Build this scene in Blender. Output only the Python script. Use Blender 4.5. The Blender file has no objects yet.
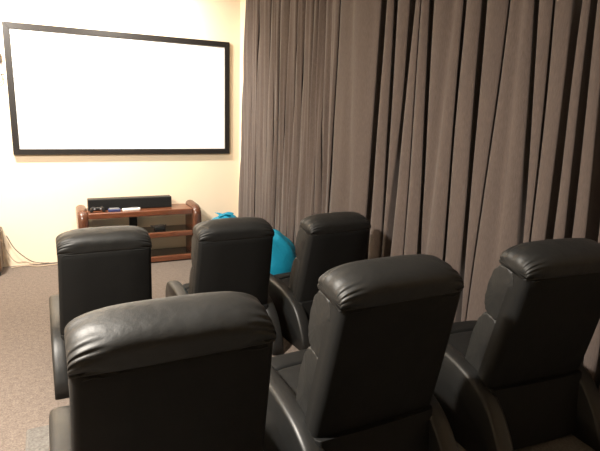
import bpy, bmesh, math, random
from mathutils import Vector, Matrix, noise
random.seed(7)
S = bpy.context.scene
PI = math.pi
COL = S.collection

# ------------------------------------------------------------------ helpers
def finish(name, bm, mat, parent=None, smooth=True, loc=(0, 0, 0), bevel=0.0, segs=2, sub=0):
    bmesh.ops.recalc_face_normals(bm, faces=bm.faces)
    me = bpy.data.meshes.new(name)
    bm.to_mesh(me); bm.free()
    for p in me.polygons: p.use_smooth = smooth
    o = bpy.data.objects.new(name, me)
    COL.objects.link(o)
    me.materials.append(mat)
    o.location = loc
    if parent: o.parent = parent
    if bevel > 0:
        m = o.modifiers.new('bevel', 'BEVEL'); m.width = bevel; m.segments = segs
        m.limit_method = 'ANGLE'; m.angle_limit = math.radians(40)
        w = o.modifiers.new('wn', 'WEIGHTED_NORMAL'); w.keep_sharp = True
    if sub:
        m = o.modifiers.new('sub', 'SUBSURF'); m.levels = sub; m.render_levels = sub
    return o

def box(bm, x0, x1, y0, y1, z0, z1):
    vs = [bm.verts.new((x, y, z)) for x in (x0, x1) for y in (y0, y1) for z in (z0, z1)]
    for f in ((0, 1, 3, 2), (4, 6, 7, 5), (0, 4, 5, 1), (2, 3, 7, 6), (0, 2, 6, 4), (1, 5, 7, 3)):
        bm.faces.new([vs[i] for i in f])
    return vs

def prism(bm, pts, x0, x1, axis='x'):
    """extrude a closed outline; pts are (y,z) for axis x, (x,y) for axis z, (x,z) for axis y"""
    def mk(p, t):
        if axis == 'x': return (t, p[0], p[1])
        if axis == 'z': return (p[0], p[1], t)
        return (p[0], t, p[1])
    a = [bm.verts.new(mk(p, x0)) for p in pts]
    b = [bm.verts.new(mk(p, x1)) for p in pts]
    n = len(pts)
    for i in range(n):
        bm.faces.new((a[i], a[(i + 1) % n], b[(i + 1) % n], b[i]))
    bm.faces.new(a[::-1]); bm.faces.new(b)

def rings(bm, rr, cap=True, closed=True):
    vr = [[bm.verts.new(p) for p in r] for r in rr]
    n = len(rr[0])
    for i in range(len(vr) - 1):
        for j in range(n if closed else n - 1):
            bm.faces.new((vr[i][j], vr[i][(j + 1) % n], vr[i + 1][(j + 1) % n], vr[i + 1][j]))
    if cap:
        for r in (vr[0], vr[-1]):
            c = Vector((0, 0, 0))
            for v in r: c += v.co
            cv = bm.verts.new(c / n)
            for j in range(n):
                bm.faces.new((r[j], r[(j + 1) % n], cv))
    return vr

def tube(bm, pts, rad, n=8):
    pts = [Vector(p) for p in pts]
    rr = []
    for i, p in enumerate(pts):
        t = (pts[min(i + 1, len(pts) - 1)] - pts[max(i - 1, 0)]).normalized()
        a = t.orthogonal().normalized() if abs(t.z) > .9 else t.cross(Vector((0, 0, 1))).normalized()
        b = t.cross(a)
        rr.append([p + rad * (math.cos(k * 2 * math.pi / n) * a + math.sin(k * 2 * math.pi / n) * b) for k in range(n)])
    rings(bm, rr)

def spline(pts, n=10):
    """Catmull-Rom through 3D points"""
    P = [Vector(p) for p in pts]
    P = [2 * P[0] - P[1]] + P + [2 * P[-1] - P[-2]]
    out = []
    for i in range(1, len(P) - 2):
        for k in range(n):
            t = k / n
            a, b, c, d = P[i - 1], P[i], P[i + 1], P[i + 2]
            out.append(.5 * ((2 * b) + (c - a) * t + (2 * a - 5 * b + 4 * c - d) * t * t + (3 * b - a - 3 * c + d) * t ** 3))
    out.append(P[-2])
    return out

def tag(o, label=None, cat=None, group=None, kind=None):
    if label: o['label'] = label
    if cat: o['category'] = cat
    if group: o['group'] = group
    if kind: o['kind'] = kind
    return o

def thing(name, loc, label, cat, group=None, rz=0):
    o = bpy.data.objects.new(name, None)
    o.empty_display_size = .1
    COL.objects.link(o); o.location = loc; o.rotation_euler = (0, 0, rz)
    return tag(o, label, cat, group)

def copy_tree(o, parent=None):
    c = o.copy(); COL.objects.link(c)
    if parent: c.parent = parent
    for ch in [x for x in bpy.data.objects if x.parent == o]:
        copy_tree(ch, c)
    return c

# ------------------------------------------------------------------ materials
def new_mat(name, color, rough=.5, spec=.5):
    m = bpy.data.materials.new(name); m.use_nodes = True
    b = m.node_tree.nodes['Principled BSDF']
    b.inputs['Base Color'].default_value = (*color, 1)
    b.inputs['Roughness'].default_value = rough
    b.inputs['Specular IOR Level'].default_value = spec
    return m, m.node_tree.nodes, m.node_tree.links, b

def noise_node(N, L, scale, detail=3, vec=None, coord='Object'):
    tc = N.new('ShaderNodeTexCoord')
    n = N.new('ShaderNodeTexNoise'); n.inputs['Scale'].default_value = scale; n.inputs['Detail'].default_value = detail
    if vec:
        mp = N.new('ShaderNodeMapping'); mp.inputs['Scale'].default_value = vec
        L.new(tc.outputs[coord], mp.inputs[0]); L.new(mp.outputs[0], n.inputs['Vector'])
    else:
        L.new(tc.outputs[coord], n.inputs['Vector'])
    return n

def add_bump(N, L, b, src, strength, dist=.01):
    bp = N.new('ShaderNodeBump'); bp.inputs['Strength'].default_value = strength; bp.inputs['Distance'].default_value = dist
    L.new(src, bp.inputs['Height']); L.new(bp.outputs[0], b.inputs['Normal'])
    return bp

def mix_color(N, L, b, fac, c1, c2, lo=.35, hi=.65):
    r = N.new('ShaderNodeValToRGB')
    r.color_ramp.elements[0].color = (*c1, 1); r.color_ramp.elements[1].color = (*c2, 1)
    r.color_ramp.elements[0].position = lo; r.color_ramp.elements[1].position = hi
    L.new(fac, r.inputs[0]); L.new(r.outputs[0], b.inputs['Base Color'])

def leather(name, col, rough, bump=.12, spec=.5):
    rough += .08
    m, N, L, b = new_mat(name, col, rough, spec)
    n1 = noise_node(N, L, 260, 2)
    n2 = noise_node(N, L, 11, 3)
    ad = N.new('ShaderNodeMath'); ad.operation = 'MULTIPLY_ADD'; ad.inputs[1].default_value = 13.0
    L.new(n2.outputs[0], ad.inputs[0]); L.new(n1.outputs[0], ad.inputs[2])
    add_bump(N, L, b, ad.outputs[0], bump, .0012)
    mr = N.new('ShaderNodeMapRange'); mr.inputs['To Min'].default_value = rough - .05; mr.inputs['To Max'].default_value = rough + .07
    L.new(n2.outputs[0], mr.inputs[0]); L.new(mr.outputs[0], b.inputs['Roughness'])
    return m

M = {}
M['leather'] = leather('black_leather', (.0095, .0098, .0096), .44, .35, .42)
M['leather_back'] = leather('black_leather_back', (.0052, .0053, .0052), .60, .15, .22)
M['leather_arm'] = leather('black_leather_arm', (.0075, .0077, .0075), .38, .10)

m, N, L, b = new_mat('wall_paint', (.84, .71, .54), .8, .2); M['wall'] = m
n = noise_node(N, L, 120, 3); add_bump(N, L, b, n.outputs[0], .08, .002)
m, N, L, b = new_mat('ceiling_paint', (.82, .78, .72), .9, .2); M['ceiling'] = m
n = noise_node(N, L, 90, 3); add_bump(N, L, b, n.outputs[0], .05, .002)

def carpet(name, c1, c2):
    m, N, L, b = new_mat(name, c1, .95, .1)
    n = noise_node(N, L, 95, 4)
    n2 = noise_node(N, L, 28, 3)
    ad = N.new('ShaderNodeMath'); ad.operation = 'MULTIPLY_ADD'; ad.inputs[1].default_value = .5
    L.new(n2.outputs[0], ad.inputs[0]); L.new(n.outputs[0], ad.inputs[2])
    mix_color(N, L, b, ad.outputs[0], c1, c2, .5, 1.0)
    add_bump(N, L, b, n.outputs[0], .6, .006)
    return m
M['carpet'] = carpet('beige_carpet', (.105, .084, .071), (.20, .165, .142))
M['riser'] = carpet('grey_carpet', (.085, .077, .070), (.15, .14, .128))

m, N, L, b = new_mat('curtain_cloth', (.12, .10, .088), .8, .15); M['curtain'] = m
b.inputs['Sheen Weight'].default_value = .25; b.inputs['Sheen Roughness'].default_value = .5
n = noise_node(N, L, 40, 4, (6, 6, .7)); mix_color(N, L, b, n.outputs[0], (.076, .0575, .0505), (.106, .083, .0735), .3, .7)
n2 = noise_node(N, L, 350, 2); add_bump(N, L, b, n2.outputs[0], .1, .002)

m, N, L, b = new_mat('screen_white', (.93, .93, .92), .75, .15); M['screen'] = m
n = noise_node(N, L, 600, 1); add_bump(N, L, b, n.outputs[0], .03, .0006)
m, N, L, b = new_mat('frame_velvet', (.016, .014, .013), .36, .35); M['frame'] = m
n = noise_node(N, L, 300, 2); add_bump(N, L, b, n.outputs[0], .06, .001)

m, N, L, b = new_mat('cherry_wood', (.19, .062, .028), .28, .5); M['wood'] = m
n = noise_node(N, L, 14, 5, (1, 8, 8)); mix_color(N, L, b, n.outputs[0], (.085, .027, .013), (.17, .060, .028), .3, .7)
m, N, L, b = new_mat('cherry_wood_end', (.16, .06, .03), .25, .5); M['wood_end'] = m
n = noise_node(N, L, 14, 5, (8, 8, 1)); mix_color(N, L, b, n.outputs[0], (.055, .020, .011), (.125, .048, .025), .3, .7)
m, N, L, b = new_mat('smoked_glass', (.022, .018, .015), .12, .5); M['glass'] = m
n = noise_node(N, L, 5, 2); add_bump(N, L, b, n.outputs[0], .01, .001)
m, N, L, b = new_mat('matte_black', (.012, .012, .012), .5, .4); M['black'] = m
n = noise_node(N, L, 250, 2); add_bump(N, L, b, n.outputs[0], .1, .001)
m, N, L, b = new_mat('speaker_grille', (.010, .010, .010), .8, .2); M['grille'] = m
tc = N.new('ShaderNodeTexCoord'); v = N.new('ShaderNodeTexVoronoi'); v.inputs['Scale'].default_value = 260
L.new(tc.outputs['Object'], v.inputs['Vector']); add_bump(N, L, b, v.outputs['Distance'], .4, .002)
m, N, L, b = new_mat('white_plastic', (.78, .76, .72), .4, .5); M['white'] = m
n = noise_node(N, L, 200, 2); add_bump(N, L, b, n.outputs[0], .03, .001)
m, N, L, b = new_mat('dark_blue_plastic', (.035, .045, .13), .35, .5); M['blue'] = m
n = noise_node(N, L, 200, 2); add_bump(N, L, b, n.outputs[0], .03, .001)
m, N, L, b = new_mat('grey_plastic', (.18, .18, .19), .4, .5); M['grey'] = m
n = noise_node(N, L, 200, 2); add_bump(N, L, b, n.outputs[0], .03, .001)
m, N, L, b = new_mat('teal_cloth', (.006, .225, .36), .6, .3); M['teal'] = m
n = noise_node(N, L, 6, 3); add_bump(N, L, b, n.outputs[0], .5, .03)
m, N, L, b = new_mat('brown_wood', (.10, .055, .032), .45, .4); M['brown'] = m
n = noise_node(N, L, 12, 5, (8, 8, 1)); mix_color(N, L, b, n.outputs[0], (.06, .033, .02), (.14, .08, .046), .3, .7)
m, N, L, b = new_mat('cable_dark', (.06, .05, .045), .5, .4); M['cable_dark'] = m
n = noise_node(N, L, 100, 2); add_bump(N, L, b, n.outputs[0], .05, .001)
m, N, L, b = new_mat('cable_pale', (.42, .33, .24), .5, .4); M['cable_pale'] = m
n = noise_node(N, L, 100, 2); add_bump(N, L, b, n.outputs[0], .05, .001)

# ------------------------------------------------------------------ setting
FX0, FX1, FY0 = -3.6, 2.51, -12.0
def wall_x(y): return 2.51 + .20 * -y
RX = wall_x(FY0)
bm = bmesh.new(); prism(bm, [(FX0 - .12, .12), (RX + .15, .12), (RX + .15, FY0 - .12), (FX0 - .12, FY0 - .12)], -.1, 0, 'z')
tag(finish('floor', bm, M['carpet'], smooth=False), 'beige looped carpet floor', 'floor', kind='structure')
bm = bmesh.new(); prism(bm, [(FX0 - .12, .12), (RX + .15, .12), (RX + .15, FY0 - .12), (FX0 - .12, FY0 - .12)], 3.25, 3.35, 'z')
tag(finish('ceiling', bm, M['ceiling'], smooth=False), 'plain pale ceiling', 'ceiling', kind='structure')
bm = bmesh.new(); box(bm, FX0 - .12, FX1 + .12, 0, .12, 0, 3.25)
tag(finish('wall_front', bm, M['wall'], smooth=False), 'cream wall that carries the projector screen', 'wall', kind='structure')
bm = bmesh.new(); box(bm, FX0 - .12, FX0, FY0, 0, 0, 3.25)
tag(finish('wall_left', bm, M['wall'], smooth=False), 'cream side wall out of frame on the left', 'wall', kind='structure')
bm = bmesh.new(); box(bm, FX0 - .12, RX + .12, FY0 - .12, FY0, 0, 3.25)
tag(finish('wall_back', bm, M['wall'], smooth=False), 'cream wall behind the seats', 'wall', kind='structure')
bm = bmesh.new(); prism(bm, [(FX1, 0), (FX1 + .12, 0), (RX + .12, FY0), (RX, FY0)], 0, 3.25, 'z')
tag(finish('wall_right', bm, M['wall'], smooth=False), 'cream side wall behind the curtains', 'wall', kind='structure')

RZ = .218
bm = bmesh.new(); ye = -3.765
prism(bm, [(.072, ye), (wall_x(ye) - .01, ye), (wall_x(FY0) - .01, FY0), (.072, FY0)], 0, RZ, 'z')
tag(finish('riser_platform', bm, M['riser'], smooth=False, bevel=.012), 'grey carpeted platform under the rear row of seats', 'platform', kind='structure')

# ------------------------------------------------------------------ curtains
# (distance from the screen wall at 1.5 m height, drift per metre of height, strength of the crease)
VAL = [
    (.428, .0207, 2), (.575, .0261, 2), (.701, .0159, 1), (.837, .0221, 3), (.992, -.0064, 3),
    (1.094, .0119, 2), (1.243, .0325, 2), (1.412, .0416, 2), (1.546, .0355, 2), (1.749, -.0103, 2),
    (1.846, -.0270, 2), (1.952, -.0306, 2), (2.024, .0037, 1), (2.126, .0214, 3), (2.378, -.0385, 1),
    (2.708, .0189, 6), (2.874, -.0132, 5), (3.001, .0351, 6), (3.146, -.0089, 2), (3.278, -.0402, 5),
    (3.392, .0368, 1), (3.547, -.0183, 4), (3.716, -.0280, 5), (3.848, .0285, 2), (3.974, -.0159, 1),
    (4.118, -.0584, 5), (4.200, -.0285, 3), (4.327, -.0202, 6), (4.433, -.0374, 5), (4.559, -.0424, 6),
    (4.70, -.03, 4), (4.83, .02, 2), (4.97, -.03, 5), (5.13, .0, 4), (5.30, -.02, 5), (5.5, .0, 3)]
DEP = {1: .024, 2: .06, 3: .09, 4: .14, 5: .16, 6: .18}
WID = {1: .040, 2: .017, 3: .022, 4: .034, 5: .050, 6: .078}
def track(i, z): return VAL[i][0] + VAL[i][1] * (z - 1.5)
def face_x(s, z):
    """x of the outer face of the cloth"""
    near = min(1., .35 + .45 * s)
    wav = .011 * noise.noise(Vector((s * 4.2, z * .5, 3.1))) + .011 * noise.noise(Vector((s * 9, z * .8, 9.)))
    if s < 2.3: wav += .027 * min(1, (2.3 - s) * 3) * noise.noise(Vector((s * 24, z * .6, 4.))) + .004 * noise.noise(Vector((s * 55, z * .8, 7.)))
    low = .012 * max(0, 1.2 - z)
    d = 0
    for i, (s0, k, g) in enumerate(VAL):
        if g == 1:
            t = (s - track(i, z)) / WID[1]
            if abs(t) < 4: d = max(d, DEP[1] * near * math.exp(-t * t))
    return 2.50 + .115 * s - .065 * near - wav - low + d
def cloth_row(s_a, s_b, z, cr, ra, rb):
    """one level of a curtain: flat runs of cloth between pockets folded back behind the face"""
    lips = [(s_a, s_a)]; RET = ((.0, .125), (.035, .12), (.045, .09), (.03, .045), (.008, .012))
    for i in cr:
        v = track(i, z); w = WID[VAL[i][2]] * (.8 + .5 * noise.noise(Vector((i * 3.7, z * .8, 0))) )
        lips.append((v - w / 2, v + w / 2))
    lips.append((s_b, s_b))
    row = [(face_x(s_a, z) + d_, s_a + o_) for o_, d_ in RET] if ra else []
    for q in range(len(lips) - 1):
        a, b_ = lips[q][1], lips[q + 1][0]
        if b_ < a + .012: mid = (a + b_) / 2; a, b_ = mid - .006, mid + .006
        n = RUN
        for k in range(n + 1):
            t = k / n; t = .5 - .5 * math.cos(math.pi * t)
            s_ = a + (b_ - a) * t
            swell = (min(.024, .15 * (b_ - a)) if s_ > 2.2 else min(.022, .2 * (b_ - a))) * math.sin(math.pi * t) ** .6
            row.append((face_x(s_, z) - swell, s_))
        if q < len(lips) - 2:
            i = cr[q]; l, r = b_, max(lips[q + 1][1], b_ + .004)
            g = VAL[i][2]; s_ = (l + r) / 2
            room = 2.51 + .20 * s_ - face_x(s_, z) - .015
            D = min(DEP[g], room)
            gap = min([abs(track(i, z) - track(m_, z)) for m_ in cr if m_ != i] + [.2])
            rs = max((r - l) / 2, min(.38 * gap, .065))
            ph0 = math.asin(min(1, (r - l) / 2 / rs))
            for k in range(1, POCK):
                ph = ph0 + (2 * math.pi - 2 * ph0) * k / POCK
                row.append((face_x(s_, z) + D * (math.cos(ph0) - math.cos(ph)) / (1 + math.cos(ph0)), s_ - rs * math.sin(ph)))
    if rb: row += [(face_x(s_b, z) + d_, s_b - o_) for o_, d_ in RET[::-1]]
    return row
RUN, POCK = 16, 16
def edge_s(z): return max(.02, .153 + .068 * (z - 1.5))
def curtain(name, cr, z0, z1, label, ea, eb, ra, rb):
    bm = bmesh.new(); nz = 44; grid = []
    for i in range(nz + 1):
        z = z0 + (z1 - z0) * i / nz
        grid.append([bm.verts.new((x, -s_, z)) for x, s_ in cloth_row(ea(z), eb(z), z, cr, ra, rb)])
    for i in range(nz):
        for j in range(len(grid[0]) - 1):
            bm.faces.new((grid[i][j], grid[i][j + 1], grid[i + 1][j + 1], grid[i + 1][j]))
    o = finish(name, bm, M['curtain'])
    md = o.modifiers.new('cloth', 'SOLIDIFY'); md.thickness = .003; md.offset = 0
    return tag(o, label, 'curtain', 'brown floor length curtains')
creases = lambda a, b_: [i for i in range(a, b_) if VAL[i][2] > 1]
curtain('curtain', creases(0, 15), .02, 3.23, 'dark brown curtain with narrow folds hanging beside the projector screen', edge_s, lambda z: track(15, z) - .035, False, True)
curtain('curtain', creases(16, 18), .02, 3.23, 'narrow brown curtain with deep dark folds hanging in the middle', lambda z: track(15, z) + .035, lambda z: track(18, z) - .012, True, True)
curtain('curtain', creases(19, 36), RZ + .02, 3.23, 'wide brown curtain hanging behind the right seats of both rows', lambda z: track(18, z) + .006, lambda z: 5.6, True, False)

# ------------------------------------------------------------------ projector screen
SX0, SX1, SZ0 = 0.0, 2.30, 1.3051
SZ1 = SZ0 + 2.30 / 1.87
sc = thing('projector_screen', (SX0, 0, SZ0), 'large white fixed projector screen in a black frame on the cream wall', 'projector screen')
W_, H_ = SX1 - SX0, SZ1 - SZ0
bm = bmesh.new(); box(bm, -.03, W_ + .03, -.028, -.020, -.03, H_ + .03)
finish('screen_surface', bm, M['screen'], sc, smooth=False)
fw = .062
for nm, pts in (('bottom', [(-fw, -fw), (W_ + fw, -fw), (W_, 0), (0, 0)]), ('top', [(0, H_), (W_, H_), (W_ + fw, H_ + fw), (-fw, H_ + fw)]),
                ('l', [(-fw, -fw), (0, 0), (0, H_), (-fw, H_ + fw)]), ('r', [(W_, 0), (W_ + fw, -fw), (W_ + fw, H_ + fw), (W_, H_)])):
    bm = bmesh.new(); prism(bm, pts, -.045, 0, 'y')
    finish('frame_bar', bm, M['frame'], sc, smooth=False, bevel=.003, segs=2)

# ------------------------------------------------------------------ television stand
ST = (1.17, -.24, 0)
st = thing('television_stand', ST, 'low cherry wood media stand with dark glass shelves below the screen', 'stand')
X0, X1, Y0, Y1 = -.55, .60, -.20, .19       # inner span, front and back, local
for s_, xa in ((-1, X0), (1, X1)):
    # scrolled end: swells outwards and rises over the top as a rounded roll
    outline = [(Y0 - .02, .02), (Y0 - .03, .30), (Y0 - .03, .55), (Y0 - .015, .605), (Y0 + .02, .645), (Y0 + .08, .668), (Y1 - .04, .678), (Y1, .64), (Y1, .02)]
    def ring(t):
        u = .5 - .5 * math.cos(math.pi * t)
        x = xa + s_ * .090 * u
        k = math.sin(math.pi * (t * .86 + .07))
        out = []
        for (y, z) in outline:
            bulge = .05 * math.sin(max(0, min(1, z / .69)) * math.pi) * u * s_
            flare = s_ * .02 * max(0, (z - .5) / .2) * u
            yy = (y + .0) * (.80 + .20 * k) if abs(y) > .05 else y
            zz = z if z < .1 else z * (.93 + .07 * k)
            out.append((x + bulge * .4 + flare, yy, zz))
        return out
    bm = bmesh.new(); rings(bm, [ring(i / 10) for i in range(11)])
    finish('end_panel', bm, M['wood_end'], st, bevel=.006)
bm = bmesh.new(); box(bm, X0, X1, Y0, Y0 + .05, .565, .632)
finish('top_rail', bm, M['wood'], st, bevel=.012, segs=3)
bm = bmesh.new(); box(bm, X0, X1, Y0 + .05, Y1, .607, .627)
finish('top_panel', bm, M['wood'], st, smooth=False, bevel=.002)
for zz in (.352, .062):
    bm = bmesh.new(); box(bm, X0, X1, Y0 + .045, Y1 - .02, zz - .01, zz + .01)
    sh = finish('shelf', bm, M['glass'], st, smooth=False, bevel=.003)
    bm = bmesh.new(); box(bm, X0, X1, Y0 + .0, Y0 + .05, zz - .050, zz + .012)
    finish('shelf_rail', bm, M['wood'], sh, bevel=.012, segs=3)
bm = bmesh.new(); box(bm, X0, X1, Y0 + .02, Y1 - .02, .0, .03)
finish('plinth', bm, M['black'], st, smooth=False, bevel=.004)
bm = bmesh.new(); box(bm, -.08, .01, Y1 - .07, Y1 - .02, .045, .62)
finish('rear_column', bm, M['black'], st, smooth=False, bevel=.006)

# soundbar and the small things on the stand
TZ = .6275
sb = thing('soundbar', (1.10, -.20, TZ), 'long black soundbar speaker standing on top of the cherry wood stand', 'soundbar')
bm = bmesh.new(); box(bm, -.465, .465, -.055, .06, 0, .130); finish('cabinet', bm, M['black'], sb, smooth=False, bevel=.006)
bm = bmesh.new(); box(bm, -.457, .457, -.062, -.056, .008, .122); finish('grille', bm, M['grille'], sb, smooth=False, bevel=.002)

gp = thing('game_controller', (.725, -.345, TZ), 'black game controller leaning in front of the left end of the soundbar', 'game controller')
bm = bmesh.new()
prof = [(-.075, .0), (-.085, .02), (-.07, .052), (-.045, .062), (-.02, .055), (.02, .055), (.045, .062), (.07, .052), (.085, .02), (.075, 0), (.055, .004), (.035, .026), (-.035, .026), (-.055, .004)]
prism(bm, prof, -.02, .02, 'y'); finish('shell', bm, M['black'], gp, bevel=.009, segs=3)
for x in (-.032, .032):
    bm = bmesh.new(); bmesh.ops.create_cone(bm, cap_ends=True, segments=14, radius1=.011, radius2=.009, depth=.014, matrix=Matrix.Translation((x, -.026, .038)) @ Matrix.Rotation(math.pi / 2, 4, 'X'))
    finish('thumbstick', bm, M['grey'], gp)
bx = thing('blue_case', (.90, -.345, TZ), 'small dark blue case in front of the soundbar between two controllers', 'case')
bm = bmesh.new(); box(bm, -.065, .065, -.035, .035, 0, .030); finish('body', bm, M['blue'], bx, smooth=False, bevel=.006, segs=3)
bm = bmesh.new(); box(bm, -.055, .055, -.028, .03, .030, .038); finish('lid', bm, M['grey'], bx, smooth=False, bevel=.004)
wc = thing('white_remote', (1.085, -.345, TZ), 'white remote control lying before the soundbar', 'remote control', rz=.12)
bm = bmesh.new(); prism(bm, [(-.10, -.02), (-.095, -.028), (.0, -.030), (.09, -.034), (.10, -.02), (.10, .02), (.09, .034), (0, .03), (-.095, .028), (-.10, .02)], 0, .028, 'z')
finish('shell', bm, M['white'], wc, bevel=.009, segs=3)
bm = bmesh.new(); box(bm, .01, .075, -.018, .018, .028, .034); finish('button_pad', bm, M['grey'], wc, smooth=False, bevel=.003)
mb = thing('media_box', (1.42, -.23, .3625), 'small black box with a coiled lead on the upper glass shelf', 'media box')
bm = bmesh.new(); box(bm, -.06, .06, -.05, .05, 0, .028); finish('case', bm, M['black'], mb, smooth=False, bevel=.005)
bm = bmesh.new()
tube(bm, [(-.02 + (.075 + .006 * k / 8) * math.cos(k * .45), -.02 + .045 * math.sin(k * .45), .034 + .004 * math.sin(k * 1.3) + .0006 * k) for k in range(30)], .004, 6)
finish('lead', bm, M['cable_dark'], mb)

# ------------------------------------------------------------------ bean bags
def bean_bag(loc, R, H, lean, label, seed, tuft, pear):
    t = thing('bean_bag', loc, label, 'bean bag', 'teal bean bags')
    bm = bmesh.new(); nu, nv = 56, 30
    rr = []
    for i in range(nv + 1):
        v = .5 - .5 * math.cos(PI * i / nv)
        z = H * v
        if v < .42: r = R * (1 - .30 * ((.42 - v) / .42) ** 2.6)
        else: r = R * max(0, 1 - ((v - .42) / .58) ** pear) ** .5
        r = max(r, .03)
        ring = []
        for j in range(nu):
            a = j * 2 * math.pi / nu
            g = 1 + .05 * max(0, v - .45) * math.sin(a * 9 + seed) + .06 * noise.noise(Vector((math.cos(a) * 1.4, math.sin(a) * 1.4, v * 2.5 + seed)))
            zz = z + (.05 * noise.noise(Vector((math.cos(a) * r * 9, math.sin(a) * r * 9, seed))) if v > .6 else 0) * (v - .6) * 2.2
            ring.append((r * g * math.cos(a) + lean[0] * v * v, r * g * math.sin(a) + lean[1] * v * v, zz))
        rr.append(ring)
    rings(bm, rr)
    finish('sack', bm, M['teal'], t, sub=1)
    bm = bmesh.new(); rr = []
    for i in range(9):
        v = i / 8
        r = .035 + tuft * (v ** 1.1)
        rr.append([((r * (1 + .30 * v * math.sin(5 * a + seed))) * math.cos(a) + lean[0], r * (1 + .30 * v * math.sin(5 * a + seed)) * math.sin(a) + lean[1], H - .022 + .030 * v + .016 * v * math.sin(3 * a)) for a in [k * 2 * math.pi / 40 for k in range(40)]])
    rings(bm, rr)
    finish('gathered_top', bm, M['teal'], t, sub=1)
    return t
bean_bag((2.05, -.88, 0), .36, .625, (-.03, .0), 'teal bean bag with gathered top between the media stand and wall corner', 1.3, .06, 1.25)
bean_bag((2.21, -1.63, 0), .37, .60, (-.03, .02), 'teal bean bag against the curtain, seen between middle and right front seats', 4.1, .05, 2.2)

# ------------------------------------------------------------------ recliner seats
U = Vector((0, -.2250, .9744)); NN = Vector((0, .9744, .2250)); OR = Vector((0, 0, .912))
def bp(x, a, b_):        # a point in the frame of the tilted back: a up along it, b forward from its rear face
    p = OR + U * a + NN * b_
    return Vector((x, p.y, p.z))
def sgnpow(c, e): return math.copysign(abs(c) ** e, c)

def pillow(a0, a1, b0, b1, hw, pe, ends, gather, gphase, n=56, m=46, kmin=.80, base=None):
    """upholstered roll across the back: superellipse section swept across the width, tucked at the ends"""
    bm = bmesh.new(); ca, cb, ra, rb = (a0 + a1) / 2, (b0 + b1) / 2, (a1 - a0) / 2, (b1 - b0) / 2
    rr = []
    for i in range(m + 1):
        s_ = -math.cos(PI * i / m)            # finer towards the ends
        x = hw * s_
        k = (1 - abs(s_) ** ends) ** (1 / 2.2) if abs(s_) < 1 else 0
        k = kmin + (1 - kmin) * (k if base is None else max(0, 1 - abs(s_) ** 3.6) ** (1 / 2.2))
        kb = .80 + .20 * k
        wgt = max(0, (abs(s_) - .62) / .38) ** 1.3
        ring = []
        for j in range(n):
            th = 2 * PI * j / n
            g = 1 - wgt * gather * (.5 + .5 * math.sin(th * 15 + gphase + 2.2 * math.sin(th * 2 + gphase))) - gather * .10 * noise.noise(Vector((x * 9, math.cos(th) * 1.5, math.sin(th) * 1.5 + gphase)))
            low = base is not None and math.sin(th) < 0
            a = ca + ra * g * sgnpow(math.sin(th), 2 / (7 if low else pe))
            pivot = ca if base is None else a0
            a = pivot + (a - pivot) * k
            b_ = cb + rb * kb * g * sgnpow(math.cos(th), 2 / (7 if low else pe))
            ring.append(bp(x, a, b_))
        rr.append(ring)
    rings(bm, rr)
    return bm

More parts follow.
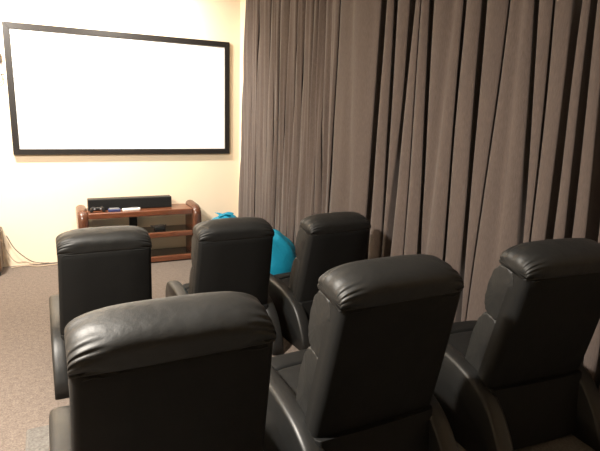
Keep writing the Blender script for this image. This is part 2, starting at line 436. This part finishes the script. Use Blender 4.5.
def make_recliner():
    t = thing('recliner_seat', (0, 0, 0), '', 'recliner seat', 'black leather cinema recliners')
    # rear shell of the backrest
    bm = bmesh.new()
    hw = .274
    sec = []
    for (a, b_) in ((-.87, .0), (-.60, -.004), (-.40, -.008), (-.20, -.008), (-.055, -.005), (-.024, -.003), (.004, .010)):
        hw = .272 + .018 * min(1, max(0, -a / .6))
        sec.append([bp(-hw, a, .085), bp(-hw, a, .018), bp(-hw + .006, a, b_ + .008), bp(-hw + .022, a, b_), bp(-hw * .4, a, b_ - .003), bp(hw * .4, a, b_ - .003),
                    bp(hw - .022, a, b_), bp(hw - .006, a, b_ + .008), bp(hw, a, .018), bp(hw, a, .085)])
    rings(bm, sec); hw = .272
    finish('back_panel', bm, M['leather_back'], t)
    bm = bmesh.new()
    sk = [(-.288, .12), (-.288, .07), (-.274, .052), (-.10, .044), (.10, .044), (.274, .052), (.288, .07), (.288, .12)]
    rings(bm, [[(x, y + .025 + .03 * (z / .33), z) for x, y in sk] for z in (.02, .12, .24, .335)])
    finish('rear_skirt', bm, M['leather_back'], t, bevel=.006)
    # seam piping at the top of the rear panel
    bm = bmesh.new()
    tube(bm, [bp(-hw + .025 + (2 * hw - .05) * i / 20, -.024 + .003 * math.sin(i * 1.9), -.001) for i in range(21)], .0045, 6)
    finish('seam_piping', bm, M['leather_back'], t)
    finish('headrest', pillow(-.026, .092, -.006, .190, .277, 2.35, 6, .14, .4, n=96, m=72, kmin=.35, base=1), M['leather'], t)
    finish('upper_cushion', pillow(-.300, -.010, .052, .200, .275, 2.7, 12, .05, 1.7, kmin=.86), M['leather'], t)
    finish('lumbar_cushion', pillow(-.68, -.265, .052, .205, .275, 2.9, 12, .04, 3.1, kmin=.9), M['leather'], t)
    # seat pad and footrest
    def pad(x0, x1, y0, y1, z0, z1, crown):
        bm = bmesh.new(); nx, ny = 14, 12; top = []
        for i in range(nx + 1):
            for j in range(ny + 1):
                pass
        rr = []
        for j in range(ny + 1):
            v = j / ny
            y = y0 + (y1 - y0) * (.5 - .5 * math.cos(PI * v))
            e = (1 - abs(2 * v - 1) ** 6) ** .5 * .88 + .12
            ring = []
            for k in range(40):
                th = 2 * PI * k / 40
                x = (x0 + x1) / 2 + (x1 - x0) / 2 * (.9 + .1 * e) * sgnpow(math.cos(th), .35)
                z = (z0 + z1) / 2 + (z1 - z0) / 2 * e * sgnpow(math.sin(th), .5)
                if math.sin(th) > 0: z += crown * e * (1 - ((x - (x0 + x1) / 2) / ((x1 - x0) / 2)) ** 2)
                ring.append((x, y, z))
            rr.append(ring)
        rings(bm, rr)
        return bm
    finish('seat_cushion', pad(-.272, .272, .20, .675, .19, .345, .02), M['leather_back'], t)
    finish('footrest', pad(-.270, .270, .67, .80, .06, .350, .008), M['leather_back'], t)
    bm = bmesh.new(); box(bm, -.272, .272, .20, .68, .05, .21)
    finish('base_frame', bm, M['black'], t, smooth=False, bevel=.01)
    for x in (-.22, .22):
        for y in (.24, .62):
            bm = bmesh.new(); bmesh.ops.create_cone(bm, cap_ends=True, segments=16, radius1=.022, radius2=.026, depth=.05, matrix=Matrix.Translation((x, y, .025)))
            finish('foot', bm, M['black'], t)
    # arms: slab sides under a rounded top that falls away towards the back
    top = spline([(0, -.04, .10), (0, .0, .18), (0, .065, .27), (0, .14, .33), (0, .24, .372), (0, .38, .400), (0, .56, .412), (0, .70, .408), (0, .79, .38), (0, .835, .31)], 5)
    out = [(p.y, p.z) for p in top] + [(.835, .10), (.82, .0), (-.070, .0)]
    for s_ in (-1, 1):
        bm = bmesh.new(); w = .092; x0 = s_ * .254
        cy, cz = .36, .24
        rr = []
        for q, (u, ins) in enumerate(((0, .018), (.005, .007), (.016, .001), (.036, -.001), (w - .036, -.001), (w - .016, .001), (w - .005, .007), (w, .018))):
            ring = []
            for (y, z) in out:
                zz = z - ins * (1 if z > .05 else 0) * min(1, max(0, (z - .0) / .3))
                dy = ins * .6 * (1 if y > cy else -1) * min(1, abs(y - cy) / .38) ** 3
                ring.append((x0 + s_ * u, y - dy, max(zz, 0)))
            rr.append(ring)
        rings(bm, rr)
        finish('armrest', bm, M['leather_arm'], t)
    return t

proto = make_recliner()
SEATS = [
    (.545, -3.085, 0, 0.0, 'front row black leather recliner nearest the screen side aisle, before the media stand'),
    (1.412, -3.065, 0, .0, 'middle black leather recliner of the front row, hiding part of the teal bean bags'),
    (2.23, -3.105, 0, .06, 'front row black leather recliner beside the curtain, right of the bean bags'),
    (.538, -5.085, RZ, 0.0, 'rear row black leather recliner closest to the camera, by the aisle on the left'),
    (1.385, -4.955, RZ, .01, 'middle black leather recliner of the rear row on the grey platform'),
    (2.285, -4.975, RZ, -.085, 'rear row black leather recliner at the right edge, against the wide curtain'),
]
for i, (x, y, z, rz, lab) in enumerate(SEATS):
    o = proto if i == 0 else copy_tree(proto)
    o.location = (x, y, z); o.rotation_euler = (0, 0, rz); o['label'] = lab

# ------------------------------------------------------------------ things at the left edge
sp = thing('wooden_cabinet', (-.50, -.20, 0), 'brown wooden cabinet standing on the carpet at the left edge', 'cabinet')
bm = bmesh.new(); box(bm, -.25, .25, -.15, .18, .05, .44); finish('body', bm, M['brown'], sp, smooth=False, bevel=.006)
bm = bmesh.new(); box(bm, -.262, .262, -.165, .185, .44, .465); finish('top', bm, M['brown'], sp, smooth=False, bevel=.006)
bm = bmesh.new(); box(bm, -.235, .235, -.135, .17, .0, .05); finish('plinth', bm, M['black'], sp, smooth=False)
for x in (-.122, .122):
    bm = bmesh.new(); box(bm, x - .115, x + .115, -.166, -.151, .07, .42); d = finish('door', bm, M['brown'], sp, smooth=False, bevel=.004)
    bm = bmesh.new(); bmesh.ops.create_uvsphere(bm, u_segments=12, v_segments=8, radius=.012, matrix=Matrix.Translation((x * .2, -.176, .26))); finish('knob', bm, M['grey'], d)

def cable(pts, rad, mat, label):
    bm = bmesh.new(); tube(bm, spline(pts, 10), rad, 8)
    return tag(finish('cable', bm, mat, None), label, 'cable', 'loose cables along the wall')
cable([(-.20, -.03, .36), (-.14, -.03, .22), (-.06, -.03, .12), (.03, -.035, .045), (.12, -.04, .02), (.25, -.06, .012), (.42, -.04, .008)], .004, M['cable_dark'], 'dark cable sagging from the wooden cabinet down the wall to the floor')
cable([(-.18, -.10, .008), (-.10, -.07, .008), (-.02, -.06, .008), (.08, -.13, .008), (.20, -.12, .008), (.36, -.10, .008)], .006, M['cable_pale'], 'pale cable lying slack on the carpet along the wall')
cable([(-.215, -.03, .20), (-.17, -.025, .10), (-.12, -.03, .05), (-.04, -.03, .05), (.06, -.04, .012), (.2, -.03, .012)], .0045, M['cable_pale'], 'thin pale cable looping behind the darker cable near cabinet')

so = thing('wall_socket', (-.112, 0, 2.135), 'white socket plate with grey plug on the wall by the screen edge', 'socket')
bm = bmesh.new(); box(bm, -.055, .030, -.012, 0, -.055, .055); finish('plate', bm, M['white'], so, smooth=False, bevel=.004)
bm = bmesh.new(); box(bm, -.035, .012, -.05, -.0125, .055, .165); finish('plug', bm, M['cable_dark'], so, smooth=False, bevel=.006)
bm = bmesh.new(); tube(bm, spline([(-.005, -.012, -.05), (.012, -.02, -.085), (.005, -.022, -.13), (-.03, -.02, -.15), (-.07, -.015, -.14)], 8), .005, 8)
finish('lead', bm, M['cable_dark'], so)

# ------------------------------------------------------------------ light
def area(name, loc, size, power, col, target=None, shape='DISK'):
    l = bpy.data.lights.new(name, 'AREA'); l.shape = shape; l.size = size; l.energy = power; l.color = col
    o = bpy.data.objects.new(name, l); COL.objects.link(o); o.location = loc
    if target:
        o.rotation_euler = (Vector(target) - Vector(loc)).to_track_quat('-Z', 'Y').to_euler()
    return o
warm = (1, .925, .82)
def spot(name, loc, power, col, target, cone, blend):
    l = bpy.data.lights.new(name, 'SPOT'); l.energy = power; l.color = col; l.spot_size = math.radians(cone); l.spot_blend = blend; l.shadow_soft_size = .09
    o = bpy.data.objects.new(name, l); COL.objects.link(o); o.location = loc
    o.rotation_euler = (Vector(target) - Vector(loc)).to_track_quat('-Z', 'Y').to_euler()
spot('wall_washer', (-.45, -.95, 3.15), 430, warm, (-.1, 0, 2.45), 150, 1.0)
spot('added_wall_fill', (1.05, -.95, 3.15), 150, warm, (1.15, 0, 2.4), 140, 1.0)  # added fill, no fixture of its own: lifts the right part of the screen wall
area('lamp_behind', (-1.0, -4.45, 3.2), .35, 300, warm)
w = bpy.data.worlds.new('world'); S.world = w; w.use_nodes = True
w.node_tree.nodes['Background'].inputs[0].default_value = (.5, .45, .38, 1)
w.node_tree.nodes['Background'].inputs[1].default_value = .02

# ------------------------------------------------------------------ camera
yaw, pitch, roll = .46430386, .21472544, .03083012
cy_, sy_, cp, sp_, cr, sr = math.cos(yaw), math.sin(yaw), math.cos(pitch), math.sin(pitch), math.cos(roll), math.sin(roll)
fwd = Vector((sy_ * cp, cy_ * cp, -sp_)); right = Vector((cy_, -sy_, 0)); up = right.cross(fwd)
r2 = right * cr + up * sr; u2 = -right * sr + up * cr
cam = bpy.data.cameras.new('camera'); co = bpy.data.objects.new('camera', cam); COL.objects.link(co)
mat = Matrix((r2, u2, -fwd)).transposed().to_4x4()
mat.translation = Vector((.24934357, -6.33670776, 1.76254462))
co.matrix_world = mat
cam.sensor_fit = 'HORIZONTAL'; cam.sensor_width = 36; cam.lens = 510 / 600 * 36
cam.clip_start = .02
S.camera = co
S.view_settings.view_transform = 'Standard'; S.view_settings.look = 'None'
S.view_settings.exposure = 0.75; S.view_settings.gamma = 1; S.view_settings.use_curve_mapping = False
